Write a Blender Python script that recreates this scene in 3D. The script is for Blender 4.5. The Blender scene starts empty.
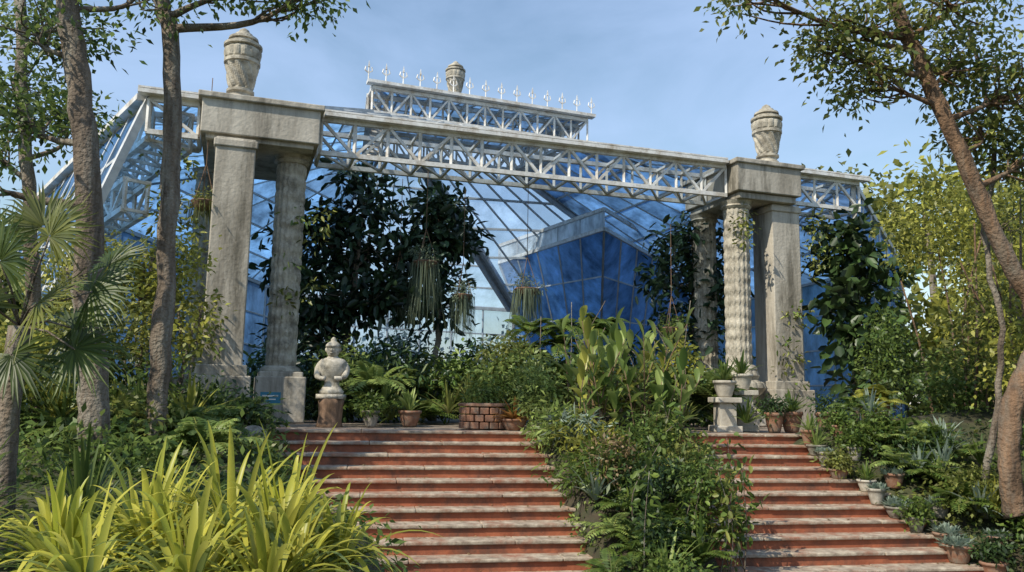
import bpy, math, random
import numpy as np
from mathutils import Vector, Matrix
rng = np.random.default_rng(11); random.seed(11)
scene = bpy.context.scene
UP = np.array([0, 0, 1.0])

# ------------------------------------------------------------------ materials
def new_mat(name):
    m = bpy.data.materials.new(name); m.use_nodes = True
    nt = m.node_tree; nt.nodes.clear()
    out = nt.nodes.new('ShaderNodeOutputMaterial')
    return m, nt, out

def surf(name, c1, c2, scale=3, rough=.8, bump=.3, c3=None, s3=.7, streak=False, detail_scale=None, lo=.35, hi=.68, bdist=.02):
    m, nt, out = new_mat(name)
    L = nt.links.new
    tc = nt.nodes.new('ShaderNodeTexCoord')
    mp = nt.nodes.new('ShaderNodeMapping')
    L(tc.outputs['Object'], mp.inputs[0])
    if streak: mp.inputs['Scale'].default_value = (1, 1, .18)
    n1 = nt.nodes.new('ShaderNodeTexNoise'); n1.inputs['Scale'].default_value = scale; n1.inputs['Detail'].default_value = 8; n1.inputs['Roughness'].default_value = .65
    L(mp.outputs[0], n1.inputs['Vector'])
    r1 = nt.nodes.new('ShaderNodeValToRGB')
    r1.color_ramp.elements[0].position = lo; r1.color_ramp.elements[0].color = (*c1, 1)
    r1.color_ramp.elements[1].position = hi; r1.color_ramp.elements[1].color = (*c2, 1)
    L(n1.outputs[0], r1.inputs[0])
    col = r1.outputs[0]
    if c3 is not None:
        n3 = nt.nodes.new('ShaderNodeTexNoise'); n3.inputs['Scale'].default_value = s3; n3.inputs['Detail'].default_value = 10; n3.inputs['Roughness'].default_value = .75
        L(mp.outputs[0], n3.inputs['Vector'])
        r3 = nt.nodes.new('ShaderNodeValToRGB')
        r3.color_ramp.elements[0].position = .47; r3.color_ramp.elements[0].color = (0, 0, 0, 1)
        r3.color_ramp.elements[1].position = .64; r3.color_ramp.elements[1].color = (1, 1, 1, 1)
        L(n3.outputs[0], r3.inputs[0])
        mx = nt.nodes.new('ShaderNodeMix'); mx.data_type = 'RGBA'
        L(r3.outputs[0], mx.inputs[0]); L(col, mx.inputs[6]); mx.inputs[7].default_value = (*c3, 1)
        col = mx.outputs[2]
    b = nt.nodes.new('ShaderNodeBsdfPrincipled'); b.inputs['Roughness'].default_value = rough
    L(col, b.inputs['Base Color'])
    nb = nt.nodes.new('ShaderNodeTexNoise'); nb.inputs['Scale'].default_value = detail_scale or scale * 6; nb.inputs['Detail'].default_value = 6
    L(tc.outputs['Object'], nb.inputs['Vector'])
    bp = nt.nodes.new('ShaderNodeBump'); bp.inputs['Strength'].default_value = bump; bp.inputs['Distance'].default_value = bdist
    L(nb.outputs[0], bp.inputs['Height']); L(bp.outputs[0], b.inputs['Normal'])
    L(b.outputs[0], out.inputs[0])
    return m

def leaf_mat(name, trans=.3, rough=.45, spec=.4):
    m, nt, out = new_mat(name); L = nt.links.new
    a = nt.nodes.new('ShaderNodeAttribute'); a.attribute_name = 'Col'
    b = nt.nodes.new('ShaderNodeBsdfPrincipled'); b.inputs['Roughness'].default_value = rough
    b.inputs['Specular IOR Level'].default_value = spec
    L(a.outputs['Color'], b.inputs['Base Color'])
    t = nt.nodes.new('ShaderNodeBsdfTranslucent')
    g = nt.nodes.new('ShaderNodeGamma'); g.inputs[1].default_value = .8
    L(a.outputs['Color'], g.inputs[0]); L(g.outputs[0], t.inputs[0])
    mx = nt.nodes.new('ShaderNodeMixShader'); mx.inputs[0].default_value = trans
    L(b.outputs[0], mx.inputs[1]); L(t.outputs[0], mx.inputs[2]); L(mx.outputs[0], out.inputs[0])
    return m

def glass_mat(name, opaque, rough=.18, tl_w=.6):
    m, nt, out = new_mat(name); L = nt.links.new
    a = nt.nodes.new('ShaderNodeAttribute'); a.attribute_name = 'Col'
    tc = nt.nodes.new('ShaderNodeTexCoord')
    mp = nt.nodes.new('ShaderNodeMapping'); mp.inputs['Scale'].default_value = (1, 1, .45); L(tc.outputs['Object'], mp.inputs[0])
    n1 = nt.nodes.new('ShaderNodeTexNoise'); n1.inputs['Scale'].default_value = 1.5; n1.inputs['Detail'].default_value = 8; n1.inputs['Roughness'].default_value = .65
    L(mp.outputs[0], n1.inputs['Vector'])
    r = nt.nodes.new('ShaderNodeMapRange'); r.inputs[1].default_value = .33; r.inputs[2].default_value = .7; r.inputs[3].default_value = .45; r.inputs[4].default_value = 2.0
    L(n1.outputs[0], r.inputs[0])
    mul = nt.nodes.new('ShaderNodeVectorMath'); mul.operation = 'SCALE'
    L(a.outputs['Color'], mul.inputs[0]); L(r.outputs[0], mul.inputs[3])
    b = nt.nodes.new('ShaderNodeBsdfPrincipled'); b.inputs['Roughness'].default_value = rough
    L(mul.outputs[0], b.inputs['Base Color'])
    tl = nt.nodes.new('ShaderNodeBsdfTranslucent'); L(mul.outputs[0], tl.inputs[0])
    m0 = nt.nodes.new('ShaderNodeMixShader'); m0.inputs[0].default_value = tl_w
    L(b.outputs[0], m0.inputs[1]); L(tl.outputs[0], m0.inputs[2])
    if opaque >= 1:
        L(m0.outputs[0], out.inputs[0]); return m
    t = nt.nodes.new('ShaderNodeBsdfTransparent'); t.inputs[0].default_value = (.80, .90, 1, 1)
    mx = nt.nodes.new('ShaderNodeMixShader'); mx.inputs[0].default_value = opaque
    L(t.outputs[0], mx.inputs[1]); L(m0.outputs[0], mx.inputs[2]); L(mx.outputs[0], out.inputs[0])
    return m

M = {}
M['leaf'] = leaf_mat('leaf', .36)
M['gloss'] = leaf_mat('glossy_leaf', .12, .4, .4)
M['strap'] = leaf_mat('strap_leaf', .38, .4)
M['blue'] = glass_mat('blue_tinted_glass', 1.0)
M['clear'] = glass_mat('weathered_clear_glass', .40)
M['stone'] = surf('weathered_concrete', (.32, .285, .23), (.60, .55, .46), 2.2, .9, .6, (.14, .125, .095), 1.6, True)
M['carved'] = surf('carved_limestone', (.32, .285, .22), (.58, .53, .43), 5, .9, .6, (.17, .15, .115), 2.4)
M['steel'] = surf('white_painted_steel', (.62, .60, .56), (.84, .83, .79), 4, .5, .1, (.44, .38, .30), 3)
M['bars'] = surf('glazing_bar_steel', (.44, .45, .45), (.64, .65, .64), 4, .5, .1)
M['red'] = surf('worn_red_paint', (.25, .072, .032), (.43, .135, .062), 3.5, .85, .4, (.13, .06, .038), 1.7)
M['tread'] = surf('worn_step_concrete', (.20, .15, .11), (.54, .46, .35), 6, .9, .5, (.28, .12, .07), 1.9)
M['soil'] = surf('soil', (.03, .024, .016), (.075, .055, .035), 6, 1, .8, (.04, .055, .02), 1.0)
M['grass'] = surf('mossy_ground', (.03, .036, .015), (.07, .075, .03), 4.5, 1, .9, (.05, .038, .024), 1.6)
M['bark'] = surf('bark', (.075, .055, .038), (.24, .185, .135), 9, .95, 1.0, (.29, .27, .22), 3, True, 22, bdist=.05)
M['bark_red'] = surf('brown_bark', (.075, .045, .026), (.27, .16, .09), 7, .95, 1.0, (.17, .14, .105), 3, True, 18, bdist=.05)
M['terra'] = surf('terracotta', (.20, .09, .05), (.35, .18, .11), 8, .85, .3, (.2, .17, .13), 4)
M['wood'] = surf('old_wood', (.10, .06, .035), (.26, .16, .10), 12, .85, .6, None, 1, True)
M['plaster'] = surf('pale_statue_stone', (.38, .34, .27), (.64, .59, .50), 7, .85, .6, (.2, .18, .13), 5)
M['rock'] = surf('rock', (.17, .15, .12), (.40, .36, .30), 5, .95, .8, (.09, .1, .06), 3)
M['floor'] = surf('landing_paving', (.2, .15, .12), (.36, .29, .23), 3, .9, .4, (.11, .1, .07), 1)
M['sign'] = surf('enamel_sign', (.02, .16, .26), (.03, .2, .3), 5, .4, .05)

# ------------------------------------------------------------------ builders
def link(ob, parent=None):
    scene.collection.objects.link(ob)
    if parent is not None: ob.parent = parent
    return ob

def empty(name):
    e = bpy.data.objects.new(name, None); e.empty_display_size = .3
    return link(e)

class B:
    def __init__(s): s.v = []; s.f = []
    def add(s, vs, fs):
        o = len(s.v); s.v += [tuple(map(float, p)) for p in vs]; s.f += [tuple(o + i for i in f) for f in fs]
    def box(s, c, size, ang=0, taper=1.0):
        hx, hy, hz = size[0] / 2, size[1] / 2, size[2] / 2
        ca, sa = math.cos(ang), math.sin(ang); vs = []
        for z in (-hz, hz):
            k = taper if z > 0 else 1
            for x, y in ((-hx, -hy), (hx, -hy), (hx, hy), (-hx, hy)):
                x *= k; y *= k
                vs.append((c[0] + x * ca - y * sa, c[1] + x * sa + y * ca, c[2] + z))
        s.add(vs, [(3, 2, 1, 0), (4, 5, 6, 7), (0, 1, 5, 4), (1, 2, 6, 5), (2, 3, 7, 6), (3, 0, 4, 7)])
    def beam(s, p, q, w, h=None):
        h = h or w
        p = Vector(p); q = Vector(q); d = (q - p)
        if d.length < 1e-5: return
        d.normalize(); up = Vector((0, 0, 1))
        if abs(d.z) > .97: up = Vector((.3, 1, 0))
        sd = d.cross(up).normalized(); u = sd.cross(d).normalized()
        vs = []
        for e in (p, q):
            for a, b in ((-1, -1), (1, -1), (1, 1), (-1, 1)):
                vs.append(e + sd * a * w / 2 + u * b * h / 2)
        s.add(vs, [(3, 2, 1, 0), (4, 5, 6, 7), (0, 1, 5, 4), (1, 2, 6, 5), (2, 3, 7, 6), (3, 0, 4, 7)])
    def tube(s, pts, rads, sides=10, wob=0.0):
        pts = [Vector(p) for p in pts]; n = len(pts); vs = []
        ref = Vector((1, .2, 0))
        for i, p in enumerate(pts):
            t = (pts[min(i + 1, n - 1)] - pts[max(i - 1, 0)]).normalized()
            a = t.cross(ref).normalized() if abs(t.dot(ref)) < .95 else t.cross(Vector((0, 1, 0))).normalized()
            b = t.cross(a).normalized()
            for k in range(sides):
                th = 2 * math.pi * k / sides
                r = rads[i] * (1 + wob * (math.sin(3 * th + i * .35) * .5 + random.uniform(-.5, .5)))
                vs.append(p + a * math.cos(th) * r + b * math.sin(th) * r)
        fs = []
        for i in range(n - 1):
            for k in range(sides):
                k2 = (k + 1) % sides
                fs.append((i * sides + k, i * sides + k2, (i + 1) * sides + k2, (i + 1) * sides + k))
        fs.append(tuple(range(sides))[::-1]); fs.append(tuple((n - 1) * sides + k for k in range(sides)))
        s.add(vs, fs)
    def lathe(s, cx, cy, z0, prof, seg=24, fn=None, sx=1, sy=1, ang=0):
        vs = []; n = len(prof); ca, sa = math.cos(ang), math.sin(ang)
        for r, z in prof:
            for k in range(seg):
                th = 2 * math.pi * k / seg
                rr = r * (fn(th, z) if fn else 1)
                x = rr * math.cos(th) * sx; y = rr * math.sin(th) * sy
                vs.append((cx + x * ca - y * sa, cy + x * sa + y * ca, z0 + z))
        fs = []
        for i in range(n - 1):
            for k in range(seg):
                k2 = (k + 1) % seg
                fs.append((i * seg + k, i * seg + k2, (i + 1) * seg + k2, (i + 1) * seg + k))
        fs.append(tuple(range(seg))[::-1]); fs.append(tuple((n - 1) * seg + k for k in range(seg)))
        s.add(vs, fs)
    def done(s, name, mat, parent=None, smooth=False, bevel=0):
        me = bpy.data.meshes.new(name); me.from_pydata(s.v, [], s.f); me.materials.append(mat); me.update()
        if smooth:
            me.polygons.foreach_set('use_smooth', [True] * len(me.polygons))
        ob = link(bpy.data.objects.new(name, me), parent)
        if bevel:
            bv = ob.modifiers.new('bevel', 'BEVEL'); bv.width = bevel; bv.segments = 2; bv.limit_method = 'ANGLE'
        return ob

def nrm(a): return a / np.maximum(np.linalg.norm(a, axis=-1, keepdims=True), 1e-9)

class Fol:
    def __init__(s): s.V = []; s.Q = []; s.C = []; s.n = 0
    def add(s, V, T, C):
        Nn, k, _ = V.shape; T = np.array(T)
        q = (np.arange(Nn)[:, None, None] * k + T[None] + s.n).reshape(-1, 4)
        s.V.append(V.reshape(-1, 3)); s.Q.append(q); s.C.append(np.repeat(C, k, axis=0)); s.n += Nn * k
    def leaves(s, base, d, n, L, W, col, big=False):
        d = nrm(d); side = nrm(np.cross(d, n)); up = np.cross(side, d)
        L = L[:, None]; W = W[:, None]
        if big:
            V = np.stack([base, base + d * L * .28 + side * W * .42 + up * W * .16, base + d * L * .68 + side * W * .40 + up * W * .08 - up * L * .04,
                          base + d * L - up * L * .16, base + d * L * .68 - side * W * .40 + up * W * .08 - up * L * .04, base + d * L * .28 - side * W * .42 + up * W * .16], 1)
            s.add(V, [[0, 1, 2, 3], [0, 3, 4, 5]], col)
        else:
            V = np.stack([base, base + d * L * .45 + side * W * .5 + up * W * .12, base + d * L - up * L * .1, base + d * L * .45 - side * W * .5 + up * W * .12], 1)
            s.add(V, [[0, 1, 2, 3]], col)
    def straps(s, base, d, L, W, droop, col, K=7, prof=None, fold=.2, twist=0):
        d = nrm(d); n = len(base); ts = np.linspace(0, 1, K)
        side = nrm(np.cross(d, UP) + 1e-4)
        if twist: side = nrm(side + rng.normal(0, twist, side.shape))
        rows = []
        for t in ts:
            w = (prof(t) if prof else math.sin(math.pi * (t * .8 + .2) ** 1.0) ** .6 if t < 1 else .02)
            p = base + d * (L * t)[:, None] - UP * (droop * L * t * t)[:, None]
            tw = W * max(w, .03)
            u = np.cross(side, d)
            rows += [p + side * (tw / 2)[:, None] + u * (tw * fold)[:, None], p, p - side * (tw / 2)[:, None] + u * (tw * fold)[:, None]]
        V = np.stack(rows, 1); T = []
        for i in range(K - 1):
            a = i * 3; T += [[a, a + 1, a + 4, a + 3], [a + 1, a + 2, a + 5, a + 4]]
        s.add(V, T, col)
    def done(s, name, mat, parent=None):
        V = np.concatenate(s.V).astype(np.float32); Q = np.concatenate(s.Q).astype(np.int32); C = np.concatenate(s.C)
        me = bpy.data.meshes.new(name)
        me.vertices.add(len(V)); me.vertices.foreach_set('co', V.ravel())
        me.loops.add(Q.size); me.loops.foreach_set('vertex_index', Q.ravel())
        me.polygons.add(len(Q)); me.polygons.foreach_set('loop_start', np.arange(len(Q), dtype=np.int32) * 4)
        me.update(calc_edges=True)
        a = me.color_attributes.new('Col', 'FLOAT_COLOR', 'POINT')
        a.data.foreach_set('color', np.concatenate([C, np.ones((len(C), 1))], 1).astype(np.float32).ravel())
        me.materials.append(mat); me.update()
        return link(bpy.data.objects.new(name, me), parent)

PAL = {
 'dark': ((.024, .048, .016), (.066, .115, .032)),
 'ficus': ((.014, .032, .017), (.045, .085, .036)),
 'mid': ((.065, .115, .022), (.17, .23, .045)),
 'olive': ((.11, .135, .028), (.27, .28, .065)),
 'yel': ((.20, .22, .035), (.44, .42, .075)),
 'light': ((.15, .22, .05), (.33, .40, .11)),
 'brom': ((.30, .33, .035), (.66, .60, .09)),
 'gray': ((.18, .24, .18), (.36, .43, .34)),
 'orange': ((.28, .12, .03), (.46, .24, .06)),
 'moss': ((.13, .17, .10), (.26, .31, .2)),
 'dry': ((.18, .12, .055), (.34, .25, .13)),
}
def pcol(pal, n, k=1.0):
    a, b = map(np.array, PAL[pal]); t = rng.random((n, 1)) ** 1.2
    return (a + (b - a) * t) * (k if np.isscalar(k) else k[:, None]) * rng.uniform(.85, 1.15, (n, 1))

def clumps(F, cen, sig, nper, L, W, pal, big=False, upb=.8, flat=.7, down=.25):
    cen = np.atleast_2d(cen).astype(float); n = len(cen) * nper
    k = np.repeat(rng.uniform(.55, 1.35, len(cen)), nper)
    c = np.repeat(cen, nper, 0)
    off = rng.normal(0, 1, (n, 3)) * sig * np.array([1, 1, flat])
    base = c + off
    d = nrm(off) * .8 + rng.normal(0, .55, (n, 3)) - UP * down
    nn = rng.normal(0, .55, (n, 3)) + UP * upb
    F.leaves(base, d, nn, L * rng.uniform(.6, 1.25, n), W * rng.uniform(.7, 1.2, n), pcol(pal, n, k), big)

def blobpts(c, r, n, shell=.45):
    u = nrm(rng.normal(0, 1, (n, 3))); q = rng.random((n, 1)) ** shell
    return np.array(c) + u * q * np.array(r)

def cloud(F, c, r, ncl, nper, L, W, pal, big=False, sig=None, **kw):
    sig = sig or min(r) * .22
    clumps(F, blobpts(c, r, ncl), sig, nper, L, W, pal, big, **kw)

def rosette(F, c, n, L, W, droop, pal, elev=(25, 80), K=7, k=1.0, prof=None, spread=.05):
    az = rng.uniform(0, 2 * math.pi, n); el = np.radians(rng.uniform(elev[0], elev[1], n))
    d = np.stack([np.cos(az) * np.cos(el), np.sin(az) * np.cos(el), np.sin(el)], 1)
    base = np.array(c) + np.stack([np.cos(az), np.sin(az), 0 * az], 1) * rng.random((n, 1)) * spread
    F.straps(base, d, L * rng.uniform(.6, 1.1, n), W * rng.uniform(.8, 1.15, n), droop * rng.uniform(.7, 1.3, n) * (1.2 - el / 2), pcol(pal, n, k), K, prof)

def fern(F, c, nf, L, pal, droop=.55, elev=(30, 75), pin=.22, npn=16, k=1.0):
    az = rng.uniform(0, 2 * math.pi, nf); el = np.radians(rng.uniform(elev[0], elev[1], nf))
    for i in range(nf):
        d = np.array([math.cos(az[i]) * math.cos(el[i]), math.sin(az[i]) * math.cos(el[i]), math.sin(el[i])])
        Li = L * random.uniform(.7, 1.1); dr = droop * random.uniform(.7, 1.3)
        t = np.linspace(.12, 1, npn)[:, None]
        p = np.array(c) + d * Li * t - UP * dr * Li * t ** 2
        tan = nrm(d - UP * 2 * dr * t); side = nrm(np.cross(tan, UP) + 1e-5)
        ln = Li * pin * np.sin(np.pi * (t[:, 0] * .86 + .1)) ** .7
        up = np.cross(side, tan)
        for sg in (1, -1):
            F.leaves(p, side * sg + tan * .45 - UP * .15, up, ln, ln * .30 + Li * .012, pcol(pal, npn, k))
        F.straps(np.array([c], float), d[None], np.array([Li]), np.array([.012]), np.array([dr]), pcol('olive', 1), 6, lambda t: 1)

def catmull(pts, per=6):
    P = [Vector(p) for p in pts]; P = [P[0] * 2 - P[1]] + P + [P[-1] * 2 - P[-2]]; out = []
    for i in range(1, len(P) - 2):
        for j in range(per):
            t = j / per; a, b, c, d = P[i - 1], P[i], P[i + 1], P[i + 2]
            out.append(.5 * ((2 * b) + (c - a) * t + (2 * a - 5 * b + 4 * c - d) * t * t + (3 * b - a - 3 * c + d) * t ** 3))
    out.append(P[-2]); return out

def tree(name, trunk, r0, r1, blobs, L, W, pal, bark, nper=40, ntw=8, leafmat='leaf', big=False, sig=.22, pal2=None, flare=1.0):
    pts = catmull(trunk, 7); n = len(pts)
    pts = [p + Vector((random.gauss(0, .014), random.gauss(0, .014), 0)) for p in pts]
    rad = [(r0 + (r1 - r0) * i / (n - 1)) * random.uniform(.94, 1.06) for i in range(n)]
    for i in range(min(4, n)): rad[i] *= 1 + flare * .18 * (4 - i) / 4
    b = B(); b.tube(pts, rad, 14, .12)
    F = Fol()
    for bl in blobs:
        c = Vector(bl[0]); r = bl[1]; dens = bl[2] if len(bl) > 2 else 1
        i = min(range(n), key=lambda j: (pts[j] - c).length + max(0, pts[j].z - c.z + .4) * 2)
        st = pts[i]; mid = (st + c) / 2 + Vector((random.uniform(-.2, .2), random.uniform(-.2, .2), -.12 * (c - st).length * .5))
        rr = min(rad[i] * .6, .03 + .02 * (c - st).length)
        lp = catmull([st, mid, c], 5); b.tube(lp, [rr * (1 - .75 * j / (len(lp) - 1)) for j in range(len(lp))], 7, .06)
        ends = blobpts(c, r, max(2, int(ntw * dens)), .4)
        for e in ends:
            e = Vector(e); s2 = lp[random.randrange(len(lp) // 2, len(lp))]
            m2 = (s2 + e) / 2 + Vector((0, 0, -.06)) + Vector(rng.normal(0, .06, 3))
            q = catmull([s2, m2, e], 3); b.tube(q, [rr * .3 * (1 - .7 * j / (len(q) - 1)) + .003 for j in range(len(q))], 5)
        ends = np.array(ends)
        clumps(F, ends, sig, nper, L, W, pal, big)
        if pal2: clumps(F, ends[::3] + UP * .05, sig, nper // 2, L, W, pal2, big)
    t = b.done(name, bark, None, True)
    if F.V: F.done('crown', M[leafmat], t)
    return t

# ------------------------------------------------------------------ site layout
SR = math.radians(10); NST = 12; TR = .32; RI = .17
def stair_k(x, y):
    return -((y - 14.0) * math.cos(SR) - (x - .3) * math.sin(SR)) / TR
def step_z(x, y):
    k = stair_k(x, y)
    return 0.0 if k <= 0 else -RI * min(math.ceil(k), NST)
def slope_z(x, y):
    return -RI * min(max(stair_k(x, y), 0), NST)
def left_edge(y): return -4.0 + .35 * (14 - y)
def right_edge(y): return 5.5 + .64 * (14 - y)
def sst(a, b, x):
    t = min(max((x - a) / (b - a), 0), 1); return t * t * (3 - 2 * t)
def gz(x, y):
    k = stair_k(x, y)
    if k < -1.2: return -.03
    bump = .03 * math.sin(x * 2.1) * math.cos(y * 1.7)
    fr = 1 - sst(7.2, 9.4, y)
    bankL = -.66 + .69 * sst(6, 13.5, y)
    bankR = max(slope_z(x, y), -1.95) + .06 + .12 * min(max(x - right_edge(min(max(y, 9), 14.5)), 0), 4)
    bankR = bankR * (1 - fr) + (-1.1) * fr
    pit = (slope_z(x, y) - .28) * (1 - fr) + (-1.35) * fr
    yl = min(max(y, 9.0), 14.8)
    le = left_edge(yl)
    le = le * (1 - fr) + (-.85) * fr
    a = sst(le - .45, le + .05, x); r_ = sst(right_edge(yl) - .05, right_edge(yl) + .45, x)
    return bankL * (1 - a) + pit * a * (1 - r_) + bankR * r_ + (bump if (a < .1 or r_ > .9) else 0)

xs = np.concatenate([-np.geomspace(700, 14, 14), np.arange(-13.5, 13.6, .25), np.geomspace(14, 700, 14)])
ys = np.concatenate([-np.geomspace(500, 3, 12), np.arange(-2.5, 17.1, .25), np.geomspace(18, 900, 18)])
gv = [(x, y, gz(x, y)) for y in ys for x in xs]; nx = len(xs)
gf = [(j * nx + i, j * nx + i + 1, (j + 1) * nx + i + 1, (j + 1) * nx + i) for j in range(len(ys) - 1) for i in range(nx - 1)]
g = B(); g.v = gv; g.f = gf; g.done('ground', M['grass'], None, True)

# stairs
st = empty('red_staircase'); bt = B(); br = B()
cs, sn = math.cos(SR), math.sin(SR)
for k in range(NST + 1):
    fx, fy = .3 + sn * TR * k, 14.0 - cs * TR * k
    yc = 14.0 - TR * k
    for (xa, xb) in ((left_edge(yc), 1.15), (2.0, right_edge(yc) + .15)):
        def P(x, off):
            s = (x - fx) / cs; return (x - sn * off, fy + sn * s + cs * off)
        dep = TR + .02 if k else .7
        z = -RI * k
        cuts = [xa]
        while cuts[-1] < xb - 2.2: cuts.append(cuts[-1] + random.uniform(1.1, 2.1))
        cuts.append(xb)
        for i in range(len(cuts) - 1):
            of = -.045 + random.uniform(-.008, .006)
            a0 = P(cuts[i] + .003, of); a1 = P(cuts[i + 1] - .003, of + random.uniform(-.006, .006)); b1 = P(cuts[i + 1] - .003, dep); b0 = P(cuts[i] + .003, dep)
            dz = random.uniform(-.008, .004)
            vs = [(*a0, z - .05), (*a1, z - .05), (*b1, z - .05), (*b0, z - .05), (*a0, z + dz), (*a1, z + dz), (*b1, z + dz), (*b0, z + dz)]
            bt.add(vs, [(3, 2, 1, 0), (4, 5, 6, 7), (0, 1, 5, 4), (1, 2, 6, 5), (2, 3, 7, 6), (3, 0, 4, 7)])
        a0 = P(xa, 0); a1 = P(xb, 0); b1 = P(xb, .30); b0 = P(xa, .30)
        zt, zb = z - .0505, z - .6
        vs = [(*a0, zb), (*a1, zb), (*b1, zb), (*b0, zb), (*a0, zt), (*a1, zt), (*b1, zt), (*b0, zt)]
        br.add(vs, [(3, 2, 1, 0), (4, 5, 6, 7), (0, 1, 5, 4), (1, 2, 6, 5), (2, 3, 7, 6), (3, 0, 4, 7)])
bt.done('treads', M['tread'], st, bevel=.014); br.done('risers', M['red'], st)
F = Fol(); n = 420; pp = []
while len(pp) < n:
    x = random.uniform(-4, 7); k = random.randrange(0, NST)
    off = random.uniform(.02, .28) if random.random() < .6 else random.uniform(.2, .3)
    fx, fy = .3 + sn * TR * k, 14.0 - cs * TR * k
    y = fy + sn * (x - fx) / cs + off
    if left_edge(y) + .1 < x < right_edge(y) - .05: pp.append((x, y, -RI * k + .012))
pp = np.array(pp); d = rng.normal(0, 1, (n, 3)); d[:, 2] *= .12
F.leaves(pp, d, UP + rng.normal(0, .2, (n, 3)), rng.uniform(.04, .10, n), rng.uniform(.02, .045, n), pcol('dry', n))
F.done('leaf_litter', M['leaf'])
lf = B()
lf.add([(-6.5, 13.6, -.012), (8.5, 16.2, -.012), (12, 40, -.012), (-12, 40, -.012)], [(0, 1, 2, 3)])
lf.done('landing_pavement', M['floor'])

# planted divider bed between flights
db = B(); nu, nv = 8, 30
vs = []
def div_x(y, u):
    x0 = .35 + .25 * (14 - min(y, 14)); return x0 + (3.0 - x0) * u
for j in range(nv + 1):
    y = 14.9 - 5.2 * j / nv
    for i in range(nu + 1):
        u = i / nu; x = div_x(y, u)
        z = slope_z(x, y) + .10 + .22 * math.sin(math.pi * u) ** .5 + random.uniform(-.03, .03)
        vs.append((x, y, z if 0 < i < nu else slope_z(x, y) - .4))
db.add(vs, [(j * (nu + 1) + i + 1, j * (nu + 1) + i, (j + 1) * (nu + 1) + i, (j + 1) * (nu + 1) + i + 1) for j in range(nv) for i in range(nu)])
db.done('planting_bed', M['soil'], None, True)
bz = lambda x, y: slope_z(x, y) + .25

# ------------------------------------------------------------------ greenhouse
GH = empty('glass_greenhouse')
LX, LY = -5.4, 16.0; BA = math.radians(18.9); c1, s1 = math.cos(BA), math.sin(BA)
def bf(s, t, z): return (LX + s * c1 - t * s1, LY + s * s1 + t * c1, z)
ZT, ZB = 6.5, 5.62
e = B()
e.box(bf(.16, 1.15, (ZT + ZB) / 2), (2.3, 3.1, ZT - ZB - .14), BA)
e.box(bf(.16, 1.15, ZT - .05), (2.46, 3.26, .12), BA)
e.box(bf(.16, 1.15, ZB + .03), (2.1, 2.9, .12), BA)
SRR = 12.42; ZR = .1
e.box(bf(SRR, .9, (ZT + ZB) / 2 + ZR), (1.9, 2.5, ZT - ZB - .14), BA)
e.box(bf(SRR, .9, ZT - .05 + ZR), (2.04, 2.64, .12), BA)
e.box(bf(SRR, .9, ZB + .03 + ZR / 2), (1.7, 2.3, .16), BA)
e.done('entablature_blocks', M['stone'], GH, bevel=.02)
q = B()
for (s, t, w) in ((-.30, -.05, .76), (SRR + .66, .35, .84)):
    q.box(bf(s, t, (ZB + 1.0) / 2), (w, w, ZB - 1.0), BA)
    q.box(bf(s, t, 1.0), (w + .18, w + .18, .22), BA)
    q.box(bf(s, t, ZB - .12), (w + .08, w + .08, .16), BA)
    q.box(bf(s, t, .45), (w + .34, w + .34, .9), BA)
q.box(bf(.84, .5, .46), (.98, 1.1, .92), BA); q.box(bf(.84, .5, .96), (.86, .95, .12), BA)
q.box(bf(-.85, 2.4, .45), (1.1, 1.1, .9), BA)
q.box(bf(SRR - .62, .25, .12), (1.2, 1.2, .24), BA)
q.done('square_pillars', M['stone'], GH, bevel=.025)
def carve(th, z):
    a = math.sin(8 * th + z * 11) * math.sin(8 * th - z * 11)
    return 1 + .05 * math.copysign(min(1, abs(a) * 1.6) ** .6, a)
cc = B()
for (s, t, z0, R) in ((.84, .5, 1.0, .30), (-.85, 2.4, .9, .30), (SRR - .62, .25, 1.35, .31), (SRR - .5, 1.9, .3, .30)):
    x, y, _ = bf(s, t, 0); H = ZB - z0
    prof = [(R, H * i / 230) for i in range(231)]
    cc.lathe(x, y, z0, prof, 112, carve)
    cc.lathe(x, y, z0 - .02, [(R * 1.35, 0), (R * 1.4, .06), (R * 1.3, .12), (R * 1.1, .16)], 32)
    cc.lathe(x, y, ZB - .2, [(R * 1.08, 0), (R * 1.25, .06), (R * 1.15, .1), (R * 1.35, .2)], 32)
x, y, _ = bf(SRR - .62, .25, 0)
cc.lathe(x, y, .24, [(.5, 0), (.54, .08), (.42, .16), (.34, .3), (.36, .42), (.5, .55), (.6, .68), (.56, .8), (.42, .88), (.46, .98), (.4, 1.12)], 48, lambda th, z: 1 + .06 * abs(math.sin(6 * th)))
cc.done('carved_columns', M['carved'], GH)
def urn(b, x, y, z, h, kr=.36):
    pr = [(.62, 0), (.62, .05), (.50, .055), (.46, .10), (.40, .115), (.38, .15), (.47, .17), (.47, .20), (.38, .215), (.42, .26), (.47, .36), (.52, .46), (.555, .53), (.62, .535), (.62, .575), (.56, .58), (.60, .66), (.60, .70), (.54, .735),
          (.66, .745), (.66, .775), (.50, .79), (.44, .83), (.52, .835), (.50, .865), (.34, .89), (.30, .92), (.20, .935), (.17, .97), (.05, 1.0)]
    def fn(th, zz):
        f = zz / h
        if .22 < f < .52: return 1 + .09 * math.sin(10 * th + 34 * f)
        if .58 < f < .73: return 1 + .08 * abs(math.sin(7 * th))
        return 1
    pts = []
    for (r0, z0), (r1, z1) in zip(pr[:-1], pr[1:]):
        m = max(1, int((z1 - z0) / .02))
        for i in range(m): pts.append((r0 + (r1 - r0) * i / m, z0 + (z1 - z0) * i / m))
    pts.append(pr[-1])
    b.lathe(x, y, z, [(r * h * kr, zz * h) for r, zz in pts], 60, fn)
u = B()
x, y, _ = bf(-.3, .3, 0); urn(u, x, y, ZT, 1.75, .34)
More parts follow.
